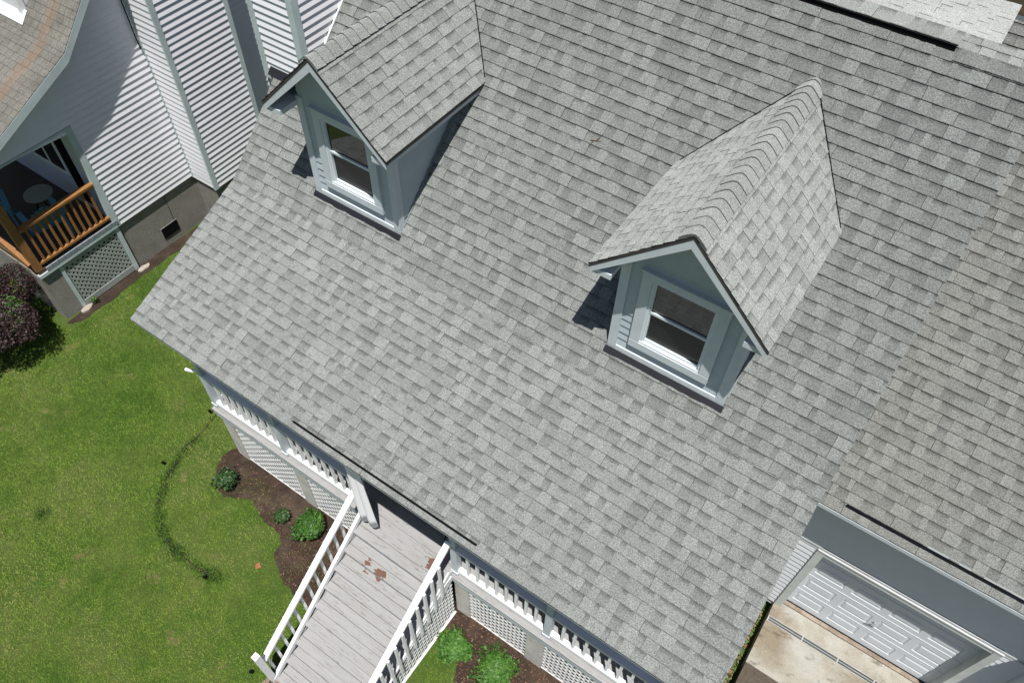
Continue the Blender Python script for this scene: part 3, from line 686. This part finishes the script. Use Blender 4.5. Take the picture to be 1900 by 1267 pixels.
# ================================================================== FRONT STEPS
st = thing('front_steps', 'weathered grey painted wooden steps with white railings leading up to the porch', 'steps')
sx0, sx1 = 3.47, 5.03; run, rise = .2538, .190
ny = .07
for i in range(9):
    zt = DZ-rise*i; yn = ny-run*i; ytop = yn+run+ (.05 if i == 0 else .03)
    mb = MB(); half = (ytop-yn)/2
    mb.box(sx0+.0, sx1, yn-.0, yn+half-.004, zt-.032, zt); mb.box(sx0, sx1, yn+half+.002, ytop, zt-.032, zt-.001)
    mb.build('tread', DECK, st)
    mb = MB(); mb.box(sx0+.02, sx1-.02, yn+.022, yn+.04, zt-rise-.0, zt-.033); mb.build('riser', paint('riser_grey', (.34, .35, .36), .2), st)
yend = ny-run*9
def nz_(y): return DZ+(y-ny)*rise/run
for x0 in (3.425, 5.035):
    mb = MB(); mb.prism([(x0, .37, nz_(.37)-.36), (x0, .37, DZ-.0), (x0, .2, DZ), (x0, yend+.06, nz_(yend)-.0), (x0, yend+.06, G), (x0, yend+.35, G)], (.035, 0, 0)); mb.build('stringer', WHITE, st)
for side, xr in ((0, 3.42), (1, 5.05)):
    mb = MB(); ya, yb = .40, -1.93
    zt = lambda y: (-2.36+(y+.58)*.70) if side == 0 else (-1.60+(y-.17)*.70)
    hr = mb.bar((xr, ya, zt(ya)), (xr, yb, zt(yb)), .085, .045)
    rl = hr.build('handrail', WHITE, st)
    ysb = [(.11-.1663*k) for k in range(13)] if side else [(-.03-.1663*k) for k in range(12)]
    for y in ysb:
        if y < -1.9: continue
        q = MB()
        if side == 0: q.box(xr-.055, xr-.02, y-.019, y+.019, nz_(y)-.12, zt(y)+.0)
        else: q.box(xr+.022, xr+.06, y-.019, y+.019, nz_(y)-.22, zt(y)-.01)
        q.build('baluster', WHITE, rl)
    if side == 0:
        q = MB(); q.bar((3.455, .36, nz_(.36)-.0+.03), (3.455, -1.95, nz_(-1.95)+.03), .05, .09); q.build('lower_rail', WHITE, st)
        q = MB(); q.box(3.385, 3.475, -2.02, -1.93, G, -2.95); q.build('newel_post', WHITE, st)
    else:
        q = MB(); q.bar((5.055, .36, nz_(.36)-.05), (5.055, -1.95, nz_(-1.95)-.05), .022, .12); q.build('lower_rail', WHITE, st)
        q = MB(); q.box(5.015, 5.105, -2.02, -1.93, G, -2.95); q.build('newel_post', WHITE, st)
q = MB(); lattice(q, (5.045, .37), (0, -1), (1, 0), 2.3, G+.05, DZ-.2, .036, .100, top=lambda u: (nz_(.37-u)-.24)-(G+.05)); q.box(5.04, 5.075, -1.9, .38, G, G+.05); q.build('lattice_panel', LATT, st)
q = MB(); lattice(q, (3.44, .37), (0, -1), (-1, 0), 2.3, G+.05, DZ-.2, .036, .100, top=lambda u: (nz_(.37-u)-.24)-(G+.05)); q.build('lattice_panel', LATT, st)
at_base(st, (4.25, -1, G))

# ================================================================== GARAGE
ga = thing('garage', 'attached garage wing with grey shingle roof and white panelled door at the right', 'garage')
gy, gz, gw, gp = 2.935, -.175, 3.28, R(35); gx1 = 16
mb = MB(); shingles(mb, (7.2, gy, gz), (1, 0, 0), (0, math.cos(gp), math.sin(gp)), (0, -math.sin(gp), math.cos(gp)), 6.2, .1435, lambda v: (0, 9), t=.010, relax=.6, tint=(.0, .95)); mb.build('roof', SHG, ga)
def zg(y): return gz+(y-gy)*math.tan(gp)
mb = MB(); ye = gy+6.2*math.cos(gp); mb.prism([(7.22, gy+.01, gz-.012), (7.22, ye, zg(ye)-.012), (7.22, ye+3, zg(ye)-2), (7.22, gw+.1, gz-.05), (7.22, gy+.01, gz-.05)], (8.9, 0, 0)); mb.build('roof_deck', PLANKU, ga)
mb = MB(); mb.box(7.22, 16.1, gy-.006, gy+.018, gz-.075, gz-.012); mb.build('eave_fascia', BLUE, ga)
mb = MB(); mb.box(8.4, 16, gy+.02, gw, gz-.10, gz-.06); mb.build('soffit', BLUE, ga)
diverter(ga, 9.02, 14, gy+.115, zg, gp, .9)
mb = MB(); siding(mb, (8.36, gw), (1, 0), (0, -1), -3.77, gz-.1, .121, lambda z: (0, 3.51), .0125, holes=((9.16-8.36, 11.52-8.36, -3.77, -1.70),))
mb.poly([(11.87, gw, -3.77), (16, gw, -3.77), (16, gw, -.3), (11.87, gw, -.3)]); mb.box(8.4, 9.15, gw+.01, gw+.2, -3.9, -.3); mb.box(11.53, 16, gw+.01, gw+.2, -3.9, -.3); mb.box(9.0, 11.6, gw+.01, gw+.2, -1.69, -.3); mb.build('wall', GSID, ga)
mb = MB(); siding(mb, (11.88, gw), (0, -1), (-1, 0), -3.77, -.6, .121, lambda z: (0, .42), .01); siding(mb, (11.88, gw-.42), (1, 0), (0, -1), -3.77, -.6, .121, lambda z: (0, 3), .01); mb.box(11.885, 14.8, gw-.415, gw, -3.8, -.6); mb.build('bump_out', GSID, ga)
mb = MB(); mb.box(8.36, 11.87, gw-.018, gw, -1.65, -1.615); mb.box(9.13, 11.56, gw-.036, gw+.02, -1.695, -1.665); mb.build('head_flashing', paint('flashing_grey', (.52, .54, .55), .3), ga)
mb = MB(); mb.box(9.13, 9.235, gw-.030, gw+.15, -3.768, -1.70); mb.box(11.46, 11.555, gw-.030, gw+.15, -3.768, -1.70); mb.box(9.235, 11.46, gw-.025, gw+.15, -1.78, -1.701); mb.build('door_trim', GTRIM, ga)
gd = MB(); yd = gw+.14; dx0, dx1 = 9.235, 11.46; rows = [(-3.60, -3.33), (-3.09, -2.81), (-2.56, -2.29), (-2.04, -1.81)]; cols = [(9.31+.543*k, 9.745+.543*k) for k in range(4)]
xs = [dx0]+[v for c in cols for v in c]+[dx1]; zs_ = [-3.74]+[v for c in rows for v in c]+[-1.78]
for i in range(len(xs)-1):
    for j in range(len(zs_)-1):
        x0, x1, z0, z1_ = xs[i], xs[i+1], zs_[j], zs_[j+1]
        if i % 2 == 1 and j % 2 == 1:
            b1, b2, b3 = .018, .026, .060; rings = [(0, 0), (b1, .009), (b2, .009), (b3, -.002)]
            for (m0, d0), (m1, d1) in zip(rings, rings[1:]):
                o_ = [(x0+m0, yd+d0, z0+m0), (x1-m0, yd+d0, z0+m0), (x1-m0, yd+d0, z1_-m0), (x0+m0, yd+d0, z1_-m0)]; n_ = [(x0+m1, yd+d1, z0+m1), (x1-m1, yd+d1, z0+m1), (x1-m1, yd+d1, z1_-m1), (x0+m1, yd+d1, z1_-m1)]
                for k in range(4): gd.poly([o_[k], o_[(k+1) % 4], n_[(k+1) % 4], n_[k]])
            gd.poly(n_)
        else: gd.poly([(x0, yd, z0), (x1, yd, z0), (x1, yd, z1_), (x0, yd, z1_)])
for zz in (-3.215, -2.685, -2.165): gd.box(dx0, dx1, yd-.005, yd, zz, zz+.006)
D = gd.build('garage_door', DOORM, ga)
q = MB(); q.tube([(10.36, yd-.04, -2.93), (10.36, yd, -2.93)], .02, 10); q.tube([(10.30, yd-.045, -2.95), (10.42, yd-.045, -2.91)], .009); q.build('handle', mat('steel', (.25, .25, .26), .3, .6), D)
q = MB(); q.box(dx0, dx1, yd-.012, yd+.02, -3.765, -3.74); q.build('weather_strip', BLACK, D)
at_base(ga, (11, 4, -3.77))

# ================================================================== NEIGHBOUR'S HOUSE
nh = thing('neighbour_house', 'white clapboard house next door with brown shingle roof and cedar porch railing', 'house')
xa, xbm = -4.933, -4.237
ky, kz = 2.787, .88; s1, s2 = .455, .99
def zn(y): return kz+(y-ky)*(s1 if y < ky else s2)
def yn_(z): return ky+(z-kz)/(s1 if z < kz else s2)
mb = MB(); xe = xa+.30
aa, ab = math.atan(s1), math.atan(s2); ey = .15; ez = zn(ey)
shingles(mb, (-12, ey, ez), (1, 0, 0), (0, math.cos(aa), math.sin(aa)), (0, -math.sin(aa), math.cos(aa)), (ky-ey)/math.cos(aa), .14, lambda v: (0, 12+xe), t=.006, three_tab=True, relax=.3)
shingles(mb, (-12, ky, kz), (1, 0, 0), (0, math.cos(ab), math.sin(ab)), (0, -math.sin(ab), math.cos(ab)), 3.2, .14, lambda v: (0, 12+xe), t=.007, three_tab=True, relax=.3)
mb.build('roof', SHN, nh)
ty = ky+3.2*math.cos(ab); tz = zn(ty)
mb = MB(); mb.prism([(-12, ey+.01, ez-.01), (-12, ky, kz-.012), (-12, ty, tz-.012), (-12, ty, tz-.1), (-12, ky, kz-.10), (-12, ey+.01, ez-.09)], (12+xe-.02, 0, 0)); mb.build('roof_deck', PLANKU, nh)
mb = MB(); mb.prism([(xe-.03, ey, ez-.15), (xe-.03, ey, ez-.01), (xe-.03, ky, kz-.01), (xe-.03, ty, tz-.01), (xe-.03, ty, tz-.22), (xe-.03, ky, kz-.17)], (.03, 0, 0)); mb.build('rake_board', TRIMN, nh)
mb = MB(); mb.prism([(xa, ey, ez-.13), (xa, ky, kz-.15), (xa, ty, tz-.2), (xa, ty, tz-.16), (xa, ky, kz-.12), (xa, ey, ez-.10)], (.27, 0, 0)); mb.build('soffit', TRIMN, nh)
mb = MB(); siding(mb, (xa, 0), (0, 1), (1, 0), -2.87, 2.6, .127, lambda z: ((2.43 if z < -.461 else max(.60, yn_(z+.14))), 4.315 if z < 9 else 0), .021)
siding(mb, (xa, 4.315), (1, 0), (0, -1), -2.92, 3.6, .127, lambda z: (0, xbm-xa), .015)
siding(mb, (xbm, 4.315), (0, 1), (1, 0), -2.92, 3.6, .127, lambda z: (.07, 1.47), .021)
siding(mb, (xa, 5.85), (0, 1), (1, 0), -2.92, 3.6, .127, lambda z: (0, 5), .021)
mb.prism([(xa-.2, 2.44, -2.86), (xa-.2, 4.33, -2.86), (xa-.2, 4.33, zn(4.33)-.15), (xa-.2, ky, kz-.16), (xa-.2, 2.44, zn(2.44)-.16)], (.197, 0, 0)); mb.box(xa-.2, xbm-.003, 4.32, 5.845, -2.9, 3.6); mb.box(xa-.2, xa-.003, 5.845, 10.85, -2.9, 3.6)
mb.box(xa-.2, xa-.003, .62, 2.44, -.44, -.20)
mb.build('wall', SIDW, nh)
mb = MB(); mb.box(xa-.1, xa+.022, 2.31, 2.435, -2.87, -.46); mb.build('corner_board', TRIMN, nh)
mb = MB(); mb.box(xa-.0, xa+.03, 4.28, 4.31, -2.9, 1.9); mb.build('corner_board', TRIMN, nh)
mb = MB(); mb.box(xbm-.02, xbm+.024, 4.288, 4.39, -2.93, 3.6); mb.build('corner_board', TRIMN, nh)
mb = MB(); mb.box(xbm-.02, xbm+.024, 5.77, 5.87, -2.93, 3.6); mb.build('corner_board', TRIMN, nh)
mb = MB(); mb.box(xa-.02, xa+.025, .6, 2.31, -.50, -.462); mb.build('opening_trim', TRIMN, nh)
mb = MB(); mb.tube([(xa+.05, 4.22, 2.2), (xa+.05, 4.22, .4), (xa+.04, 4.24, .15)], .012); mb.build('cable', BLACK, nh)
mb = MB(); mb.box(xa-.3, xa-.03, 2.36, 4.345, G-.1, -2.87); mb.box(xa-.3, xbm-.05, 4.345, 5.83, G-.1, -2.95); mb.box(xa-.3, xa-.02, 5.83, 10.8, G-.1, -2.95); mb.box(xa-.3, xa-.02, .60, .98, G-.1, -2.87); mb.box(-10, xa-.03, .62, .8, G-.1, -2.87)
fo = mb.build('foundation', STUCCO, nh)
mb = MB(); mb.box(xa-.034, xa-.018, 3.159, 3.577, -3.885, -3.60); q = mb.build('vent', STUCCO, nh)
mb = MB(); mb.box(xa-.05, xa-.012, 3.165, 3.57, -3.88, -3.605); mb.build('opening', BLACK, q)
mb = MB(); mb.box(xa-.03, xa-.024, 3.53, 3.537, -3.6, -2.87); mb.build('crack', BLACK, fo)
# cellar lattice door with frame
MB().box(xa-.03, xa+.0, .98, 1.05, G, -2.87).build('lattice_frame', TRIMN, nh); MB().box(xa-.03, xa+.005, 2.28, 2.37, G, -2.87).build('lattice_frame', TRIMN, nh)
mb = MB(); lattice(mb, (xa-.02, 1.06), (0, 1), (1, 0), 1.21, -3.93, -2.98, .045, .088); mb.box(xa-.025, xa-.006, 1.05, 2.28, G+.03, -3.93); mb.box(xa-.02, xa-.005, 1.05, 2.28, -2.98, -2.88); mb.build('lattice_door', paint('lattice_grey', (.33, .36, .34), .2), nh)
# porch
mb = MB(); mb.box(-9, xa+.005, .62, 2.34, -2.80, -2.70); mb.build('porch_floor', BROWND, nh)
mb = MB(); mb.box(xa-.05, xa+.03, .60, 2.36, -2.865, -2.79); mb.build('rim_board', TRIMN, nh)
mb = MB()
for k in range(12): y = .78+k*.135; mb.box(xa-.02, xa+.034, y, y+.125, -2.788, -2.70)
mb.build('deck_end_board', paint('blue_grey_wood', (.22, .25, .28), .3), nh)
mb = MB(); mb.box(xa-.14, xa+.0, .60, .74, -2.70, -.5); mb.bar((xa-.07, .60, -2.55), (xa-.95, .55, -2.0), .10, .14); mb.build('porch_post', CEDAR, nh)
mb = MB(); mb.box(xa-.10, xa+.02, .74, 2.31, -1.76, -1.715); mb.box(xa-.06, xa-.02, .74, 2.31, -1.82, -1.76); mb.box(xa-.075, xa+.0, .74, 2.31, -2.62, -2.575); rl = mb.build('porch_railing', CEDARH, nh)
for k in range(11):
    q = MB(); y = .86+.132*k; q.box(xa-.06, xa-.02, y-.02, y+.02, -2.575, -1.82); q.build('baluster', CEDAR, rl)
mb = MB(); mb.box(-9, xa-.2, 2.34, 2.42, -2.7, -.4); mb.build('inner_wall', paint('inner_wall', (.50, .52, .62), .1), nh)
mb = MB(); mb.box(-6.9, -5.75, 2.318, 2.34, -1.95, -1.88); mb.box(-6.9, -5.75, 2.318, 2.34, -.80, -.74); 
for x in (-6.9, -6.35, -5.80): mb.box(x, x+.05, 2.318, 2.34, -1.88, -.8)
q = mb.build('window', WHITE, nh); mb = MB(); mb.box(-6.88, -5.76, 2.328, 2.338, -1.9, -.78); mb.build('pane', GLASS, q)
mb = MB(); mb.box(-5.65, -5.35, 2.31, 2.338, -2.5, -.75); mb.build('shutter', BLACK, nh)
mb = MB(); mb.box(-9, xa-.14, .60, .70, -.5, -.25); mb.box(-9, xa, .6, 2.4, -.33, -.28); mb.build('porch_ceiling', TRIMN, nh)
# neighbour's own dormer corner at the picture's edge
mb = MB(); mb.box(-7.4, -5.86, 2.99, 4.6, .9, 2.6); dn_ = mb.build('dormer', SIDW, nh)
mb = MB(); d = Vector((0, math.cos(ab), math.sin(ab))); n = Vector((0, -math.sin(ab), math.cos(ab))); p = Vector((-7.42, 2.86, zn(2.86)))+n*.012; mb.prism([p, p+d*.25, p+d*.25+n*.01, p+n*.01], (1.64, 0, 0)); mb.build('flashing', mat('bright_metal', (.7, .72, .75), .25, .8), dn_)
mb = MB(); mb.box(-5.94, -5.84, 2.96, 3.06, .95, 2.6); mb.build('corner_board', WHITE, dn_)
at_base(nh, (-7, 3, G))
# splash stones beside the lattice door posts
for (x, y, lb) in ((-4.86, 1.0, 'pale flat stone at the foot of the left lattice door post'), (-4.83, 2.42, 'pale flat stone at the foot of the right lattice door post')):
    mb = MB(); n = 12; pts = [(x+.06*math.cos(2*math.pi*k/n)*random.uniform(.8, 1.2), y+.15*math.sin(2*math.pi*k/n)*random.uniform(.8, 1.15), G+.005) for k in range(n)]
    mb.prism(pts, (0, 0, .045)); tag(mb.build('flat_stone', rough_min('pale_stone', (.36, .32, .28), (.28, .24, .20), 12)), lb, 'stone', 'flat stones by the lattice door')
# porch furniture next door
CB = mat('chair_blue', (.10, .26, .36), .5)
def chair(x, y, rz, lb):
    t = thing('patio_chair', lb, 'chair', 'blue chairs on the neighbouring porch')
    q = MB()
    for k in range(7): q.box(-.24+k*.07, -.18+k*.07, -.24, .24, .36, .38)
    q.build('seat', CB, t); q = MB()
    for k in range(5): q.hexa([(-.2+k*.085, .22, .36), (-.13+k*.085, .22, .36), (-.13+k*.085, .24, .36), (-.2+k*.085, .24, .36), (-.21+k*.09, .42, .92+.03*(2-abs(k-2))), (-.13+k*.09, .42, .92+.03*(2-abs(k-2))), (-.13+k*.09, .44, .92+.03*(2-abs(k-2))), (-.21+k*.09, .44, .92+.03*(2-abs(k-2)))])
    q.build('backrest', CB, t)
    for sg in (-1, 1):
        q = MB(); q.box(sg*.31-.05, sg*.31+.05, -.30, .34, .56, .58); q.build('armrest', CB, t)
        for yy in (-.26, .26):
            q = MB(); q.box(sg*.29-.02, sg*.29+.02, yy-.03, yy+.03, 0, .56); q.build('leg', CB, t)
    t.location = (x, y, -2.70); t.rotation_euler = (0, 0, rz); return t
chair(-5.55, 1.42, R(-100), 'blue slatted patio chair just behind the cedar railing')
chair(-6.55, .95, R(70), 'blue patio chair deeper in the porch at the picture edge')
tb = thing('round_table', 'small round patio table between the blue chairs on the porch', 'table')
q = MB(); q.tube([(0, 0, .50), (0, 0, .52)], .27, 28); q.build('tabletop', mat('table_tan', (.33, .31, .26), .6), tb)
for k in range(3):
    q = MB(); a = k*2.094; q.tube([(.2*math.cos(a), .2*math.sin(a), 0), (.05*math.cos(a), .05*math.sin(a), .5)], .014); q.build('leg', BLACK, tb)
tb.location = (-6.15, 1.75, -2.70)

# ================================================================== PLANTS
def leaves(cen, rad, n, size, m, name, parent, shell=.55, tint=(0, 1), flat=.0, lumps=6, asp=.5):
    c = np.array(cen); r = np.array(rad)
    lc = rng.normal(0, 1, (lumps, 3)); lc /= np.linalg.norm(lc, axis=1)[:, None]; lc[:, 2] = np.abs(lc[:, 2])*.8
    d = rng.normal(0, 1, (n, 3)); d /= np.linalg.norm(d, axis=1)[:, None]; d[:, 2] = np.where(d[:, 2] < -.5, -d[:, 2], d[:, 2])
    bump = .62+.50*np.max(np.clip(d@lc.T, 0, 1)**9, axis=1); rr = (shell+(1-shell)*rng.random(n)**.6)*bump*rng.uniform(.9, 1.08, n)
    P = c+d*r*rr[:, None]
    nrm = d*.8+rng.normal(0, .55, (n, 3))+np.array([0, 0, .45]); nrm /= np.linalg.norm(nrm, axis=1)[:, None]
    a = np.cross(nrm, rng.normal(0, 1, (n, 3))); a /= np.linalg.norm(a, axis=1)[:, None]; b = np.cross(nrm, a)
    l = (size*rng.uniform(.6, 1.3, n))[:, None]; w_ = l*asp
    V_ = np.stack([P-a*l*.5, P-b*w_*.5+nrm*l*.06, P+a*l*.5, P+b*w_*.5+nrm*l*.06], 1).reshape(-1, 3)
    V_[:, 2] = np.maximum(V_[:, 2], G+.01)
    o = np_mesh(name, V_, np.arange(4*n).reshape(-1, 4), np.clip(rng.beta(1.6, 2.2, n)*(tint[1]-tint[0])+tint[0], 0, 1), m, 4)
    if parent: o.parent = parent
    return o
def shrub(x, y, r, h, n, size, m, lb, group=None, lumps=6, cat='shrub', shell=.35, nm='shrub'):
    t = thing(nm, lb, cat, group)
    leaves((0, 0, h*.5), (r, r, h*.55), n, size, m, 'foliage', t, shell, lumps=lumps)
    q = MB()
    for k in range(9):
        a = k*.7+random.random(); q.tube([(0, 0, 0), (r*.3*math.cos(a), r*.3*math.sin(a), h*.35), (r*.7*math.cos(a), r*.7*math.sin(a), h*.75)], .012, 5, .004)
    q.build('stem', STEM, t)
    for ch_ in t.children:
        if ch_.name.startswith('foliage'):
            pass
    t.location = (x, y, G); return t
_lv = leaves
def leaves(cen, rad, n, size, m, name, parent, shell=.55, **kw):
    o = _lv((cen[0], cen[1], cen[2]+G), rad, n, size, m, name, parent, shell, **kw)
    co = np.empty(len(o.data.vertices)*3, np.float32); o.data.vertices.foreach_get('co', co); co = co.reshape(-1, 3); co[:, 2] -= G; o.data.vertices.foreach_set('co', co.ravel()); o.data.update(); return o
gS = 'young shrubs in the porch beds'
shrub(.47, -.10, .26, .42, 520, .075, LEAFD, 'sparse glossy shrub at the left end of the bed with dark shadow beside it', gS, 8, shell=.2)
shrub(1.70, -.02, .20, .22, 700, .05, LEAFD, 'smallest low dark shrub beside the bigger bush left of the steps', gS)
shrub(2.28, .08, .36, .50, 2600, .055, LEAFG, 'dense dark green bush just left of the steps', gS, 9)
shrub(5.42, -.12, .34, .55, 1900, .065, LEAFY, 'bright green shrub just right of the steps', gS, 9)
shrub(6.12, -.02, .40, .50, 2600, .055, LEAFY, 'bright green shrub cut by the bottom edge of the picture', gS, 9)
pb = shrub(-5.52, -.48, 1.18, 1.80, 36000, .055, LEAFP, 'large dark purple bush beside the neighbouring porch', None, 12, 'bush', .8, 'purple_bush')
lv = leaves((.62, .30, .90), (.42, .5, .62), 1500, .055, LEAFY, 'green_foliage', pb, .9, lumps=3)
mb = MB(); mb.tube([(0, 0, 0), (.1, 0, .25)], .012); sp_ = shrub(-4.86, 1.22, .09, .2, 60, .07, LEAFY, 'small green weed sprouting under the lattice door', None, 3, 'plant', .2, 'weed')
# path lights
for (x, y, lb) in ((-.89, .71, 'small black garden light at the corner of the porch'), (-.74, -.5, 'small black garden light beside the dug edging line'), (1.44, -1.5, 'small black garden light at the lower end of the edging line'), (3.11, -2.10, 'small black garden light beside the foot of the steps')):
    t = thing('garden_light', lb, 'garden light', 'black garden lights'); q = MB(); q.tube([(0, 0, 0), (0, 0, .08)], .007); q.build('stake', BLACK, t)
    q = MB(); q.tube([(0, 0, .08), (0, 0, .11)], .024, 12); q.tube([(0, 0, .11), (0, 0, .125)], .030, 12, .008); q.build('lamp_head', BLACK, t); t.location = (x, y, G)
# tree and white frame beyond the rear roof
t = thing('tree', 'dark leafy tree behind the rear roof at the top right', 'tree')
q = MB(); q.tube([(0, 0, 0), (.1, 0, 1.5), (-.1, .2, 3)], .16, 10, .06); q.build('trunk', STEM, t)
leaves((0, 0, 3.4), (2.6, 2.4, 1.6), 9000, .12, foliage_mat('dark_tree_leaf', (.012, .02, .008), (.05, .03, .015), (.16, .09, .03)), 'crown', t, .3, lumps=9); t.location = (11.2, 14.5, G)
t = thing('garden_rack', 'white metal frame standing behind the ridge at the right edge', 'rack')
q = MB(); q.tube([(0, 0, 0), (0, 0, 3.1), (.9, .2, 3.3), (.9, .2, 0)], .03); q.tube([(0, 0, 2.9), (.9, .2, 3.1)], .025); q.tube([(0, 0, 2.9), (.5, 1.0, 3.0)], .025); q.build('frame', WHITE, t); t.location = (9.75, 9.3, G)
mb = MB()
for a_, b_ in (((4.62, 3.955, .02), (4.76, 3.975, .035)), ((4.69, 3.965, .028), (4.74, 4.03, .05)), ((4.66, 3.96, .02), (4.63, 3.90, .03))):
    mb.tube([(a_[0], a_[1], zroof(a_[1])+a_[2]), (b_[0], b_[1], zroof(b_[1])+b_[2])], .005, 5, .002)
tag(mb.build('twig', STEM), 'small dark forked twig lying on the upper roof between the dormers', 'twig')
